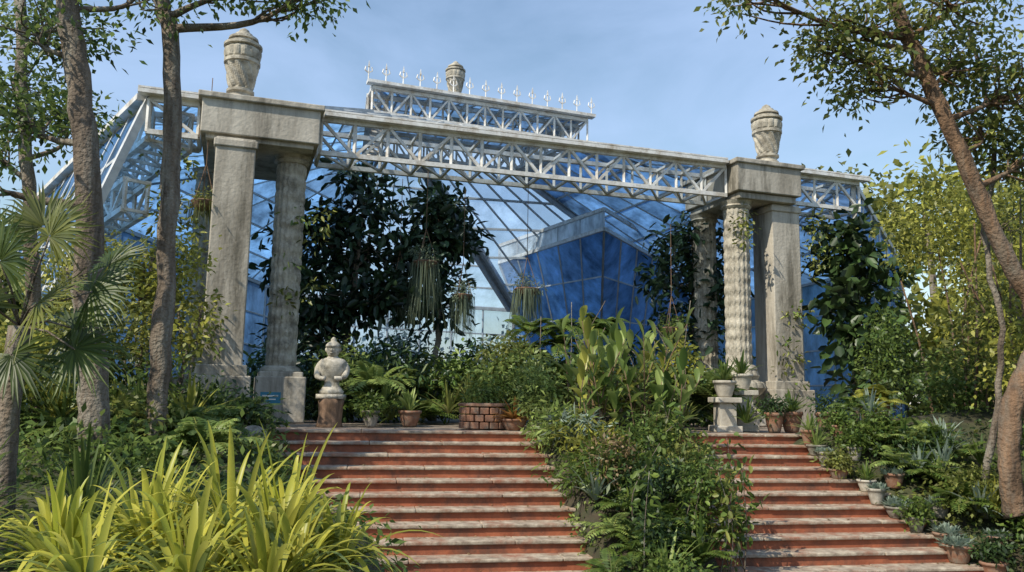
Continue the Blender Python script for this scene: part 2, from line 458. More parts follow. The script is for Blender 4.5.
x, y, _ = bf(SRR + .35, .2, 0); urn(u, x, y, ZT + ZR, 1.75, .35)
u.box((-2.2, 28.0, 10.6), (.7, .7, 1.3), BA); urn(u, -2.2, 28.0, 11.2, 1.55)
u.done('urn_finials', M['carved'], GH)

tr = B()
def truss(p, q, h, dep, bays, w=.10, wd=.06, alt=0, cross=True):
    p = Vector(p); q = Vector(q); dep = Vector(dep); H = Vector((0, 0, h))
    for o in (Vector(), dep):
        tr.beam(p + o, q + o, w); tr.beam(p + o + H, q + o + H, w)
        for i in range(bays + 1):
            a = p.lerp(q, i / bays) + o
            tr.beam(a, a + H, wd)
            if i < bays:
                bb = p.lerp(q, (i + 1) / bays) + o
                if (i + alt) % 2: tr.beam(a, bb + H, wd)
                else: tr.beam(a + H, bb, wd)
    for i in range(bays + 1):
        a = p.lerp(q, i / bays)
        tr.beam(a, a + dep, wd); tr.beam(a + H, a + dep + H, wd)
        if i < bays and cross:
            bb = p.lerp(q, (i + 1) / bays)
            tr.beam(a, bb + dep, wd * .8)
dp = Vector((-s1, c1, 0)) * .95
truss(bf(1.38, .1, 5.66), bf(11.42, .1, 5.74), .74, dp, 14)
truss(bf(13.42, .1, 5.74), bf(15.6, .1, 5.74), .74, dp, 3)
truss(bf(-2.0, .1, 5.7), bf(-1.05, .1, 5.7), .68, dp, 1)
for (sa, sb, za, zb) in ((1.42, 11.36, 0, .09), (13.48, 15.8, .09, .09), (-2.2, -1.08, 0, 0)):
    tr.beam(bf(sa, -.02, 6.47 + za), bf(sb, -.02, 6.47 + zb), .22, .08)
    tr.beam(bf(sa, .2, 6.55 + za), bf(sb, .2, 6.55 + zb), .62, .035)
V1 = Vector((-14.6, 24.4, 0)); A0 = Vector(bf(-2.0, .3, 0))
n2 = Vector((.5, .6, 0)).normalized() * .9
truss(A0 + Vector((0, 0, 5.6)), V1 + Vector((0, 0, 5.6)), .75, n2, 13, .11, .06)
no = Vector((-.66, -.75, 0))
truss(A0 + no * .35 + Vector((0, 0, 4.1)), V1 + no * .35 + Vector((0, 0, 3.9)), .6, n2 * .5, 12, .11, .06)
tr.beam(A0 + Vector((-.1, -.1, 6.44)), V1 + Vector((-.1, -.1, 6.44)), .25, .12)
P0 = Vector((-4.45, 24.0, 9.3)); P3 = Vector((2.5, 26.66, 9.3)); ln = (P3 - P0).normalized(); bk = Vector((-ln.y, ln.x, 0))
P1 = P0 + bk * 4.6 + ln * .6; P2 = P3 + bk * 4.6 - ln * .6
truss(P0, P3, .8, bk * .7, 12, .12, .06)
truss(P0 + bk * .7, P1, .8, ln * .6, 7, .12, .06)
truss(P3 + bk * .7, P2, .8, -ln * .6, 7, .12, .06)
truss(P1, P2, .8, -bk * .5, 11, .12, .06)
tr.beam(P0 + Vector((0, 0, .93)) - bk * .1 - ln * .2, P3 + Vector((0, 0, .93)) - bk * .1 + ln * .2, .3, .1)
B1 = Vector((-.6, 35, 6.5)); B2 = Vector((3.4, 29.4, 6.9)); B3 = Vector((8.1, 35.6, 6.0))
for a_, b_ in ((B1, B2), (B2, B3)):
    tr.beam(a_, b_, .1, .14); tr.beam(a_ + Vector((0, 0, .75)), b_ + Vector((0, 0, .75)), .1, .14)
tr.done('white_steel_trusses', M['steel'], GH)

bars = B()
def face(F, a, b, c, d, nu, nv, col, w=.06, jitter=.4, wmain=.12):
    a, b, c, d = map(Vector, (a, b, c, d))
    pt = lambda u, v: (a.lerp(b, u)).lerp(d.lerp(c, u), v)
    Vs = []
    for i in range(nu):
        for j in range(nv):
            Vs.append([pt(i / nu, j / nv), pt((i + 1) / nu, j / nv), pt((i + 1) / nu, (j + 1) / nv), pt(i / nu, (j + 1) / nv)])
    n = len(Vs)
    C = np.array(col)[None] * rng.uniform(1 - jitter, 1 + jitter, (n, 1)) + rng.uniform(0, .03, (n, 1))
    F.add(np.array([[tuple(p) for p in r] for r in Vs]), [[0, 1, 2, 3]], C)
    for i in range(nu + 1):
        ww = wmain if i in (0, nu) else w
        bars.beam(pt(i / nu, 0), pt(i / nu, 1), ww, ww * 1.3)
    for j in range(nv + 1):
        ww = wmain if j in (0, nv) else w
        bars.beam(pt(0, j / nv), pt(1, j / nv), ww * .8, ww)
FB = Fol(); FC = Fol()
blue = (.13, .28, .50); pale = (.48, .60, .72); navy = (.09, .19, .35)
A = Vector(bf(-2.0, .3, 6.5)); Bq = Vector(bf(15.6, .3, 6.58))
V1t = Vector((-14.6, 24.4, 6.5)); Q0 = Vector((-9.5, 34, 4.8)); Q1 = Vector((.1, 36, 4.5)); Q2 = Vector((8.6, 36, 4.7)); Q3 = Vector((13.2, 27, 5.4))
face(FC, P0, P3, Bq, A, 13, 5, (.25, .42, .66))
face(FB, P0, A, V1t, P1, 7, 5, blue)
face(FB, P1, V1t, Q0, P1 + (P2 - P1) * .1, 6, 5, blue)
face(FC, P1 + (P2 - P1) * .1, Q0, Q1, P1 + (P2 - P1) * .35, 6, 5, pale)
face(FC, P1 + (P2 - P1) * .35, Q1, Q2, P2, 5, 6, pale, .07)
face(FB, P2, Q2, Q3, P3, 6, 6, blue, .07)
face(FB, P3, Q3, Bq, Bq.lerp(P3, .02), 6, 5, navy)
def wall(F, a, b, nu, nv, col, out=(0, 0)):
    a = Vector(a); b = Vector(b); a0 = Vector((a.x + out[0], a.y + out[1], -.05)); b0 = Vector((b.x + out[0], b.y + out[1], -.05))
    face(F, a, b, b0, a0, nu, nv, col)
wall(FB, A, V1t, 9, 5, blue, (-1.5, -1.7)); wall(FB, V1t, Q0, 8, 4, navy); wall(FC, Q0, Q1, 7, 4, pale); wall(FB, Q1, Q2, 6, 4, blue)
wall(FB, Q2, Q3, 7, 4, blue); wall(FC, Q3, Bq, 6, 5, blue)
low = Vector((3.9, 35.2, 2.4))
face(FB, B1, B2, low, Vector((1.0, 35.4, 2.6)), 5, 3, blue, .055, .3, .08)
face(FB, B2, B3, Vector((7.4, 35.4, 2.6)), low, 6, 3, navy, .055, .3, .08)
uz = Vector((0, 0, .68))
face(FB, B1 + Vector((0, 0, .07)), B2 + Vector((0, 0, .07)), B2 + uz, B1 + uz, 5, 1, (.66, .68, .66), .04, .12, .04)
R0 = P0 + bk * 1.7 + ln * .7 + Vector((0, 0, 1.3)); R3 = P3 + bk * 1.7 - ln * .7 + Vector((0, 0, 1.3))
ht = Vector((0, 0, .95))
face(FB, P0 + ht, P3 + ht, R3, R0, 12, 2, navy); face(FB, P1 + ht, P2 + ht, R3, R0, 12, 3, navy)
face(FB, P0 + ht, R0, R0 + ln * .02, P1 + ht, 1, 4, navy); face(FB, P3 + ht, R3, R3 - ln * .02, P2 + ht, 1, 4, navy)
for a_, b_ in ((P1 + (P2 - P1) * .35, Q1), (P2, Q2)):
    for o in (-.22, .22):
        bars.beam(a_ + ln * o, b_ + ln * o, .15, .2)
FB.done('blue_glass_panes', M['blue'], GH); FC.done('clear_glass_panes', M['clear'], GH)
bars.done('glazing_bars', M['bars'], GH)
cr = B()
C0 = P0 + Vector((0, 0, .98)) - ln * .15; C3 = P3 + Vector((0, 0, .98)) + ln * .15
cr.beam(C0, C3, .06, .06)
for i in range(15):
    p = C0.lerp(C3, i / 14)
    cr.beam(p, p + Vector((0, 0, .5)), .03)
    cr.box(p + Vector((0, 0, .58)), (.06, .06, .2), BA, .2)
    for sgn in (-1, 1):
        q0 = p + Vector((0, 0, .28)); q1 = q0 + ln * .12 * sgn + Vector((0, 0, .08)); q2 = q0 + ln * .09 * sgn + Vector((0, 0, .2))
        cr.beam(q0, q1, .03); cr.beam(q1, q2, .028)
cr.done('roof_crest', M['steel'], GH)

# ------------------------------------------------------------------ trees
tree('tree', [(-5.0, 10, -.7), (-5.12, 10, .5), (-5.3, 10, 1.8), (-5.5, 10, 3.7), (-5.85, 10, 5.3), (-6.2, 10, 7.0)], .19, .13,
     [((-6.3, 10, 5.2), (.9, .8, .5), 1.2), ((-5.0, 10.2, 6.0), (.8, .8, .4), .6), ((-6.6, 10.4, 4.2), (.6, .8, .5), 1.2), ((-6.6, 9.8, 6.6), (1.2, 1, .7)), ((-7.0, 9.4, 3.3), (.5, .6, .5))],
     .13, .065, 'mid', M['bark'], 34, 14, pal2='dark')
tree('tree', [(-4.72, 11, -.5), (-4.75, 11, .6), (-4.82, 11, 3.2), (-4.98, 11, 5.6), (-5.15, 11, 6.1), (-5.4, 11, 7.4)], .145, .10,
     [((-4.9, 11, 6.75), (.5, .5, .3)), ((-3.6, 10.9, 6.4), (.8, .6, .22), 1.3), ((-2.9, 10.8, 6.3), (.5, .5, .18)), ((-5.3, 11.2, 7.3), (1.1, 1, .6))],
     .13, .065, 'mid', M['bark'], 32, 11, pal2='dark')
tree('tree', [(-6.9, 12, -.4), (-6.95, 12, .4), (-7.2, 12, 2.0), (-7.45, 12, 3.7), (-7.9, 12, 6.8)], .13, .08,
     [((-7.9, 12, 5.4), (.8, .8, .6), 1.2), ((-7.3, 12.2, 6.4), (.9, .8, .5)), ((-8.2, 12, 4.3), (.8, .7, .5)), ((-6.9, 12, 4.7), (.4, .5, .3))],
     .13, .06, 'mid', M['bark'], 34, 13, pal2='dark')
tree('tree', [(7.4, 12, -1.0), (7.3, 12, -.3), (7.5, 12, .75), (7.85, 12, 1.5), (7.85, 12, 2.1), (7.45, 12, 2.9), (6.8, 12, 4.7), (6.2, 12, 6.3), (5.8, 12, 7.6)], .155, .10,
     [((7.0, 12, 5.9), (.9, .9, .6), 1.3), ((5.2, 11.8, 6.5), (.9, .8, .4), 1.1), ((3.7, 11.6, 6.8), (.6, .6, .2), .6), ((7.9, 12, 5.5), (.9, 1, .7), 1.4), ((5.5, 12, 5.6), (.5, .6, .35), .9),
      ((6.6, 11.6, 6.8), (1.4, 1, .5), 1.3), ((8.2, 12.3, 4.5), (.7, .7, .5), 1.2), ((4.9, 12, 6.1), (.4, .5, .25), .7), ((7.4, 12.3, 4.9), (.5, .6, .4), .8)],
     .135, .07, 'olive', M['bark_red'], 36, 17, pal2='mid')
tree('sapling', [(7.3, 12.6, -.6), (7.7, 12.6, 1.5), (7.55, 12.6, 3.3), (7.8, 12.6, 4.8), (7.5, 12.6, 6.8)], .05, .03,
     [((7.3, 12.6, 6.8), (.7, .6, .5)), ((8.1, 12.6, 3.6), (.5, .5, .4))], .12, .06, 'olive', M['bark'], 26, 9)

# fan palm on the left
def fan(F, c, d, nn, R, n, pal, k):
    d = nrm(np.array(d, float)); nn = np.array(nn, float); nn = nrm(nn - d * nn.dot(d)); sd = nrm(np.cross(d, nn)); ang = np.radians(np.linspace(-130, 130, n))
    dirs = np.cos(ang)[:, None] * d + np.sin(ang)[:, None] * sd + rng.normal(0, .03, (n, 3)) - nn * .12
    Ls = R * rng.uniform(.85, 1.05, n) * (1 - .12 * np.abs(np.sin(ang / 1.3))); W = R * .058
    col = pcol(pal, n, k); dirs = nrm(dirs); sides = nrm(np.cross(dirs, nn[None])); rows = []
    for t, w in ((.03, .3), (.3, .85), (.5, 1.0), (.78, .55), (1.0, .04)):
        p = np.array(c) + dirs * (Ls * t)[:, None] - UP * (.16 * Ls * t ** 3 * rng.uniform(.3, 1.6, n))[:, None]
        rows += [p + sides * W * w / 2 + nn * W * .14, p, p - sides * W * w / 2 + nn * W * .14]
    V = np.stack(rows, 1); T = []
    for i in range(4):
        a = i * 3; T += [[a, a + 1, a + 4, a + 3], [a + 1, a + 2, a + 5, a + 4]]
    F.add(V, T, col)
pt_ = B(); F = Fol()
base = Vector((-4.6, 7.6, -.9)); crown = Vector((-4.65, 7.6, 1.15))
pt_.tube(catmull([base, (-4.67, 7.6, .2), crown], 6), [.10] * 13, 12, .15)
for (dx, dy, dz, R, k) in ((.45, -.3, 1.15, .62, .8), (1.0, -.2, .45, .55, .7), (.5, -.5, .25, .6, .9), (.1, -.7, .75, .6, .6), (-.5, -.2, 1.0, .65, .7), (.0, .3, 1.4, .6, .8), (.9, .4, .9, .5, .6), (.9, -.3, -.3, .55, .7), (.3, -.6, -.4, .55, .5), (-.2, -.7, .2, .6, .8), (.6, .2, 0, .55, .5)):
    hub = crown + Vector((dx, dy, dz)) * .72
    pt_.tube([crown, crown.lerp(hub, .5) + Vector((0, 0, .06)), hub], [.014, .011, .009], 5)
    fan(F, hub, (dx, dy * .3, dz + .1), (-.1 - dx * .3 + random.uniform(-.5, .5), -.8, .6 + random.uniform(-.2, .5)), R, 36, 'mid' if k < .75 else 'olive', k)
p_ = pt_.done('fan_palm', M['bark'], None, True); F.done('fan_leaves', M['strap'], p_)

# ------------------------------------------------------------------ foreground bromeliads
F = Fol()
bp_ = lambda t: (.75 + .25 * t if t < .5 else max(.03, (1 - t) ** .6 * 1.32))
for (x, y, s) in ((-2.75, 5.2, .85), (-2.3, 5.5, 1.0), (-1.9, 5.0, .95), (-1.5, 5.4, 1.0), (-1.2, 5.8, .9), (-2.05, 6.0, 1.15), (-2.7, 6.1, .95), (-1.6, 6.0, 1.1), (-1.75, 4.6, .75), (-2.35, 4.7, .75), (-1.3, 5.1, .8), (-3.05, 5.6, .75), (-1.35, 4.7, .7), (-1.85, 5.6, 1.15), (-2.5, 5.8, 1.05)):
    z = gz(x, y)
    rosette(F, (x, y, z + .02), 44, 1.36 * s, .056, .92, 'brom', (42, 86), 10, random.uniform(.75, 1.1), bp_)
    rosette(F, (x, y, z + .02), 14, 1.15 * s, .05, .8, 'light', (25, 70), 9, .7, bp_)
    rosette(F, (x, y, z + .02), 5, .9 * s, .045, .9, 'dry', (10, 50), 8, .9, bp_)
F.done('bromeliad_clump', M['strap'])
F = Fol()
for (x, y, s) in ((-3.7, 5.4, .9), (-4.1, 6.2, 1.1), (-3.5, 6.8, 1.0), (-3.9, 7.6, 1.1), (-4.6, 6.9, 1.2), (-3.5, 4.8, .8), (-3.0, 7.4, .8), (-2.3, 7.8, .7)):
    rosette(F, (x, y, gz(x, y)), 50, 1.1 * s, .036, .6, 'mid', (30, 85), 7, .7)
F.done('strap_leaf_plant', M['strap'])

# ------------------------------------------------------------------ ground cover on the banks
F = Fol(); pts = []
while len(pts) < 1000:
    y = random.uniform(7, 15.2)
    x = random.uniform(-10, left_edge(min(y, 14)) - .15) if random.random() < .5 else random.uniform(right_edge(min(max(y, 9), 14)) + .1, 11)
    pts.append((x, y, gz(x, y) + .07))
pts = np.array(pts)
clumps(F, pts[::2], .14, 20, .11, .055, 'mid', flat=.4); clumps(F, pts[1::4], .14, 18, .10, .05, 'olive', flat=.4); clumps(F, pts[3::4], .14, 18, .13, .05, 'dark', flat=.4)
p2 = np.array([(x, y, gz(x, y) + .05) for x, y in zip(rng.uniform(-3.6, -.7, 260), rng.uniform(5.6, 9.2, 260))])
clumps(F, p2, .12, 16, .10, .045, 'mid', flat=.4)
dv = []
for _ in range(330):
    y = random.uniform(9.8, 14.8); u_ = random.random(); x = div_x(y, u_)
    if u_ < .12 or u_ > .88: dv.append((x, y, slope_z(x, y) - random.uniform(-.1, .12)))
    else: dv.append((x, y, bz(x, y)))
dv = np.array(dv); clumps(F, dv[::2], .1, 20, .09, .04, 'mid', flat=.5); clumps(F, dv[1::2], .1, 18, .08, .04, 'light', flat=.5)
F.done('ground_cover_plants', M['leaf'])

# ------------------------------------------------------------------ left bank shrubs
F = Fol()
for (c, r, n, pal) in (((-5.6, 12.3, .5), (1.0, .7, .6), 60, 'mid'), ((-4.5, 12.6, .25), (.7, .6, .4), 50, 'dark'), ((-5.0, 11.2, .0), (1.1, .7, .5), 50, 'olive'),
                       ((-4.2, 11.2, -.25), (.8, .7, .4), 50, 'mid'), ((-6.6, 12.5, 1.2), (1.1, .8, 1.0), 80, 'olive'), ((-3.7, 12.0, -.3), (.45, .8, .3), 30, 'mid'),
                       ((-3.4, 10.6, -.6), (.6, .9, .35), 45, 'mid'), ((-7.5, 11.5, .6), (1.2, 1, 1.0), 80, 'mid'), ((-4.5, 9.4, -.3), (1.2, 1, .5), 60, 'mid'), ((-2.7, 9.2, -.8), (.5, .8, .3), 40, 'dark'), ((-6.4, 10.5, 1.0), (.7, .6, .6), 40, 'yel')):
    cloud(F, c, r, n, 30, .12, .06, pal, sig=.15)
F.done('shrub_bed', M['leaf'])
F = Fol(); b = B()
for (c, r, n) in (((-6.2, 13.6, 2.7), (.9, .7, .7), 60), ((-5.6, 13.4, 1.7), (.6, .6, .8), 40), ((-7.4, 14.0, 2.4), (1.0, .8, .8), 60)):
    cloud(F, c, r, n, 30, .12, .065, 'yel', sig=.15)
    for _ in range(5):
        b.tube(catmull([(c[0] + random.uniform(-.2, .2), c[1], -.1), (c[0] + random.uniform(-.3, .3), c[1], c[2] * .5), (c[0] + random.uniform(-.5, .5), c[1], c[2] + .3)], 4), [.025] * 9, 6)
o = b.done('yellow_green_shrub', M['bark'], None, True); F.done('foliage', M['leaf'], o)
F = Fol()
for _ in range(22):
    x = random.uniform(-8, -3.5); y = random.uniform(9.5, 13.3)
    if x > left_edge(y) - .5: x = left_edge(y) - .6
    fern(F, (x, y, gz(x, y) + .15), 15, .85, random.choice(['mid', 'light']), npn=12)
for _ in range(14):
    x = random.uniform(-7, -4.3); y = random.uniform(11.5, 13.6); rosette(F, (x, y, .1), 26, .85, .06, .3, random.choice(['light', 'mid', 'yel']), (40, 85), 7)
F.done('fern_bed', M['leaf'])

# ------------------------------------------------------------------ greenhouse planting
def rubber(name, base, blobs, L=.32, W=.14, pal='ficus', nper=24, ntw=14, sig=.24):
    top = blobs[0][0]
    return tree(name, [(base[0], base[1], -.1), ((base[0] + top[0]) / 2 + .1, base[1], top[2] * .45), (top[0], top[1], top[2])], .09, .04, blobs, L, W, pal, M['bark'], nper, ntw, 'gloss', True, sig)
rubber('rubber_tree', (-4.2, 18.8), [((-3.6, 19, 5.3), (.8, .8, .7)), ((-4.6, 18.9, 4.3), (1.0, .9, .9), 1.3), ((-3.4, 18.9, 4.2), (.9, .9, .9), 1.3), ((-5.0, 18.7, 3.1), (.8, .8, .9), 1.0), ((-4.0, 18.6, 3.0), (1.0, .8, .9), 1.3), ((-3.1, 18.7, 2.9), (.8, .8, .7), 1.1), ((-4.4, 18.6, 1.9), (1.1, .8, .7), 1.1)])
rubber('rubber_tree', (-1.9, 19.8), [((-1.9, 19.7, 5.2), (.5, .6, .6)), ((-2.4, 19.6, 4.5), (.7, .7, .6)), ((-1.4, 19.6, 4.5), (.6, .7, .5)), ((-2.1, 19.5, 3.6), (.8, .7, .6)), ((-2.3, 19.5, 2.7), (.7, .7, .5), .9)])
rubber('rubber_tree', (5.0, 22.2), [((5.0, 22, 5.1), (.9, .8, .7), 1.1), ((4.6, 22, 4.1), (.9, .8, .8), 1.2), ((5.6, 22, 3.9), (.7, .8, .9), 1.1), ((5.0, 21.9, 2.6), (1.1, .8, .9), 1.3)])
rubber('rubber_tree', (8.9, 20.9), [((8.7, 20.9, 4.8), (.7, .7, .6)), ((9.0, 20.6, 3.9), (.8, .8, .8), 1.2), ((8.7, 20.4, 2.8), (.7, .8, .9), 1.2), ((9.2, 20.2, 1.6), (1.0, .8, .9), 1.2)], .40, .26, 'dark', 18, 12, .26)
F = Fol()
for _ in range(50):
    y = random.uniform(18.5, 30); x = random.uniform(-.30 * y - 1.0, .33 * y)
    h = random.uniform(.8, 1.5) * (1 + (y - 18) * .045)
    cloud(F, (x, y, h * .6), (random.uniform(.6, 1.1), .7, h * .75), 24, 18, .24, .10, random.choice(['dark', 'dark', 'dark', 'mid']), True, sig=.22)
for (x, y, z, r) in ((-3.6, 17.9, .9, .8), (-2.4, 18, .8, .8), (-1.2, 18.2, .9, .7), (-4.0, 17.6, .5, .6)):
    cloud(F, (x, y, z), (r, .6, .8), 34, 18, .2, .08, random.choice(['dark', 'mid']), True, sig=.2)
F.done('understorey_foliage', M['gloss'])
F = Fol()
for _ in range(48):
    y = random.uniform(15.8, 20); x = random.uniform(-.23 * y, .30 * y)
    if y < 17 and abs(x + .3) < 1: y += 1.5
    fern(F, (x, y, random.uniform(.1, .9)), 17, random.uniform(.8, 1.2), random.choice(['dark', 'mid', 'mid', 'olive', 'light']), npn=13)
for _ in range(36):
    y = random.uniform(15.4, 18.5); x = random.uniform(-.235 * y, .3 * y)
    rosette(F, (x, y, random.uniform(.05, .5)), 24, random.uniform(.5, .9), .05, .35, random.choice(['olive', 'mid', 'light', 'mid']), (30, 85), 7)
for _ in range(8):
    x = random.uniform(-.8, 2.8); fern(F, (x, 16.8, random.uniform(1.2, 2.1)), 16, 1.0, 'mid', droop=.7, npn=15)
for (x, y, z) in ((-.2, 15.6, .9), (-.1, 15.9, 1.3), (.3, 15.5, 1.0), (-3.6, 17, 1.2), (3.4, 16.5, 1.4)):
    cloud(F, (x, y, z), (.5, .4, .5), 34, 22, .13, .06, random.choice(['light', 'yel', 'olive']), sig=.12)
F.done('fern_undergrowth', M['leaf'])
def hanging(name, x, y, z, r, length, pal, nst):
    b = B(); b.lathe(x, y, z - .16, [(.05, 0), (r * .7, .04), (r, .18), (r * .95, .2)], 16)
    for a in (0, 2.1, 4.2): b.beam((x + r * .9 * math.cos(a), y + r * .9 * math.sin(a), z), (x, y, z + .8), .012)
    b.beam((x, y, z + .8), (x, y, z + 2.6), .012)
    o = b.done(name, M['wood']); F = Fol()
    az = rng.uniform(0, 2 * math.pi, nst); base = np.array([x, y, z]) + np.stack([np.cos(az), np.sin(az), 0 * az], 1) * r * rng.uniform(.3, 1.15, (nst, 1))
    F.straps(base, np.stack([np.cos(az) * .10 + rng.normal(0, .05, nst), np.sin(az) * .10, -np.ones(nst)], 1), length * rng.uniform(.35, 1.1, nst), np.full(nst, .022), np.zeros(nst), pcol(pal, nst, .8), 5, lambda t: 1 - t * .7, twist=.8)
    cloud(F, (x, y, z + .12), (r * 1.2, r * 1.2, .22), 14, 24, .11, .03, pal, sig=.1)
    F.done('foliage', M['leaf'], o)
hanging('hanging_moss_basket', -2.0, 18.2, 3.6, .30, 1.45, 'moss', 260)
hanging('hanging_moss_basket', -1.15, 18.6, 2.9, .25, 1.0, 'moss', 200)
hanging('hanging_moss_basket', .35, 18.8, 3.1, .30, .9, 'moss', 230)
hanging('hanging_moss_basket', -2.7, 19.0, 3.2, .25, 1.1, 'moss', 170)
hanging('hanging_moss_basket', 3.9, 19.5, 2.3, .25, .8, 'mid', 110)
hanging('hanging_fern_basket', -6.15, 15.6, 4.3, .25, .5, 'olive', 100)
F = Fol()
for (s, t, z0, z1, n) in ((.95, .5, 2.2, 4.4, 10), (-.6, .1, 1.0, 2.4, 14), (SRR + .8, .3, 1.0, 3.0, 12), (SRR - .6, .2, 4.4, 5.4, 6), (-1.3, .3, 3.6, 5.2, 18), (SRR + 1.5, .3, 3.8, 5.4, 18)):
    for _ in range(n):
        p = bf(s + random.gauss(.25 if s > 0 and s < 2 else 0, .2), t - .35 + random.gauss(0, .12), random.uniform(z0, z1))
        clumps(F, [p], .13, 16, .15, .07, random.choice(['mid', 'olive', 'olive']), True)
F.done('climbing_vine', M['gloss'])

# ------------------------------------------------------------------ centre divider planting
F = Fol(); tw = B()
for _ in range(40):
    x = random.uniform(.9, 2.8); y = random.uniform(12.9, 14.8); z0 = bz(x, y) - .1; h = random.uniform(.95, 1.8)
    lean = Vector((random.gauss(0, .18), random.gauss(-.03, .14), 0)); pal = random.choice(['light', 'light', 'mid', 'light', 'yel'])
    pts_ = [Vector((x, y, z0)) + lean * (t * t) * h + Vector((0, 0, h * t)) for t in (0, .35, .7, 1)]
    tw.tube(pts_, [.014, .012, .01, .006], 5)
    n = 8; t = np.linspace(.35, 1.0, n); a0 = random.uniform(0, 3.14)
    az = a0 + np.arange(n) * math.pi + rng.normal(0, .35, n); el = np.radians(np.linspace(30, 72, n))
    base = np.array([tuple(Vector((x, y, z0)) + lean * (tt * tt) * h + Vector((0, 0, h * tt))) for tt in t])
    d = np.stack([np.cos(az) * np.cos(el), np.sin(az) * np.cos(el), np.sin(el)], 1)
    F.straps(base, d, rng.uniform(.40, .62, n), rng.uniform(.10, .17, n), rng.uniform(.15, .5, n), pcol(pal, n, random.uniform(.7, 1.15)), 6, lambda t: max(.04, math.sin(math.pi * (.06 + .94 * t)) ** .75) if t < 1 else .03, fold=.22)
t = tw.done('ginger_lily_plant', M['wood'], None, True); F.done('leaves', M['strap'], t)
F = Fol()
for (c, r, n, pal) in (((.75, 13.4, .1), (.45, .5, .35), 36, 'light'), ((.5, 14.5, .7), (.4, .4, .6), 36, 'light'), ((1.3, 12.9, -.1), (.5, .6, .3), 34, 'yel'), ((1.25, 12.2, -.5), (.45, .6, .35), 36, 'mid'), ((1.1, 13.1, .15), (.3, .4, .2), 14, 'gray')):
    cloud(F, c, r, n, 24, .16, .045, pal, sig=.12, upb=.3)
F.done('succulent_shrub', M['leaf'])
F = Fol()
for (c, r, n, pal) in (((2.1, 12.7, .0), (.6, .6, .35), 40, 'mid'), ((2.0, 11.8, -.6), (.7, .5, .4), 50, 'dark'), ((1.9, 11.0, -1.15), (.6, .5, .35), 44, 'dark'), ((2.6, 12.2, -.2), (.35, .6, .4), 30, 'olive'), ((1.9, 10.2, -1.6), (.6, .5, .3), 44, 'mid'), ((2.6, 11.2, -.6), (.35, .4, .5), 26, 'mid'), ((1.5, 12.0, -.3), (.3, .4, .3), 20, 'dry')):
    cloud(F, c, r, n, 26, .09, .042, pal, sig=.11)
for _ in range(18):
    x = random.uniform(1.1, 2.8); y = random.uniform(10.2, 12.9); fern(F, (x, y, bz(x, y) + .15), 12, .65, random.choice(['mid', 'light']), npn=12)
for _ in range(12):
    x = random.uniform(1.1, 2.8); y = random.uniform(10.4, 12.9); rosette(F, (x, y, bz(x, y) + .1), 22, .75, .045, .3, random.choice(['mid', 'gray', 'light']), (30, 85), 6)
F.done('divider_shrub', M['leaf'])
tw = B(); F = Fol()
for _ in range(24):
    x = random.uniform(1.7, 3.2); y = random.uniform(10.2, 12.9); z = bz(x, y) - .1; h = random.uniform(.8, 1.6)
    pts = catmull([(x, y, z), (x + random.uniform(-.15, .2), y, z + h * .5), (x + random.uniform(-.2, .45), y, z + h)], 5)
    tw.tube(pts, [.011 - .0007 * i for i in range(len(pts))], 5)
    clumps(F, np.array([tuple(p) for p in pts[4:]]), .06, 6, .14, .07, random.choice(['olive', 'mid']), True)
for _ in range(16):
    x = random.uniform(.7, 3.4); y = random.uniform(14.6, 16.5); h = random.uniform(1.4, 2.5)
    tw.tube(catmull([(x, y, 0), (x + random.uniform(-.2, .2), y, h * .6), (x + random.uniform(-.6, .6), y, h)], 5), [.012] * 5 + [.008] * 6, 5)
t = tw.done('leggy_shrub', M['bark'], None, True); F.done('leaves', M['leaf'], t)

# ------------------------------------------------------------------ right bank
F = Fol()
for (c, r, n, pal) in (((9.6, 17.5, 4.5), (1.4, 1.0, 1.2), 100, 'yel'), ((10.6, 16.5, 3.2), (1.4, 1, 1.4), 100, 'yel'), ((9.3, 15.5, 2.4), (.9, .8, 1.3), 80, 'olive'), ((8.7, 13.5, 1.4), (.8, .7, 1.0), 70, 'yel'),
                       ((10.4, 14.5, 1.5), (1.2, 1, 1.5), 100, 'olive'), ((9.0, 12.6, .2), (.8, .8, .8), 70, 'mid'), ((11.4, 17.5, 5.0), (1.4, 1.2, 1.2), 80, 'yel'), ((8.2, 17.5, 1.8), (.6, .6, 1.0), 50, 'mid'), ((9.4, 13.0, 2.6), (.7, .6, .8), 40, 'yel'), ((9.2, 11.6, -.1), (.9, .8, .9), 80, 'olive'), ((9.2, 10.5, -.6), (.9, .6, .7), 60, 'mid'),
                       ((8.9, 15.8, .9), (1.0, .7, .9), 70, 'mid'), ((10.4, 16.2, .8), (1.3, .8, 1.0), 80, 'olive')):
    cloud(F, c, r, n, 27, .12, .062, pal, sig=.19)
b = B()
for _ in range(24):
    x = random.uniform(8.8, 10.9); y = random.uniform(13.5, 17.5); h = random.uniform(3, 5.2)
    b.tube(catmull([(x, y, -.1), (x + random.uniform(-.3, .3), y, h * .5), (x + random.uniform(-.6, .6), y, h)], 5), [.035 - .002 * i for i in range(11)], 6, .05)
t = b.done('tall_shrub', M['bark_red'], None, True); F.done('crown', M['leaf'], t)
F = Fol()
for dy, rx, n, pal in ((.3, .5, 40, 'mid'), (1.0, .5, 45, 'dark'), (1.8, .55, 50, 'olive'), (2.6, .6, 50, 'mid'), (3.3, .6, 45, 'mid'), (4.0, .6, 45, 'olive')):
    y = 14.6 - dy; x = right_edge(y) + .95; cloud(F, (x, y, gz(x, y) + .35), (rx, .5, .4), n, 28, .095, .048, pal, sig=.13)
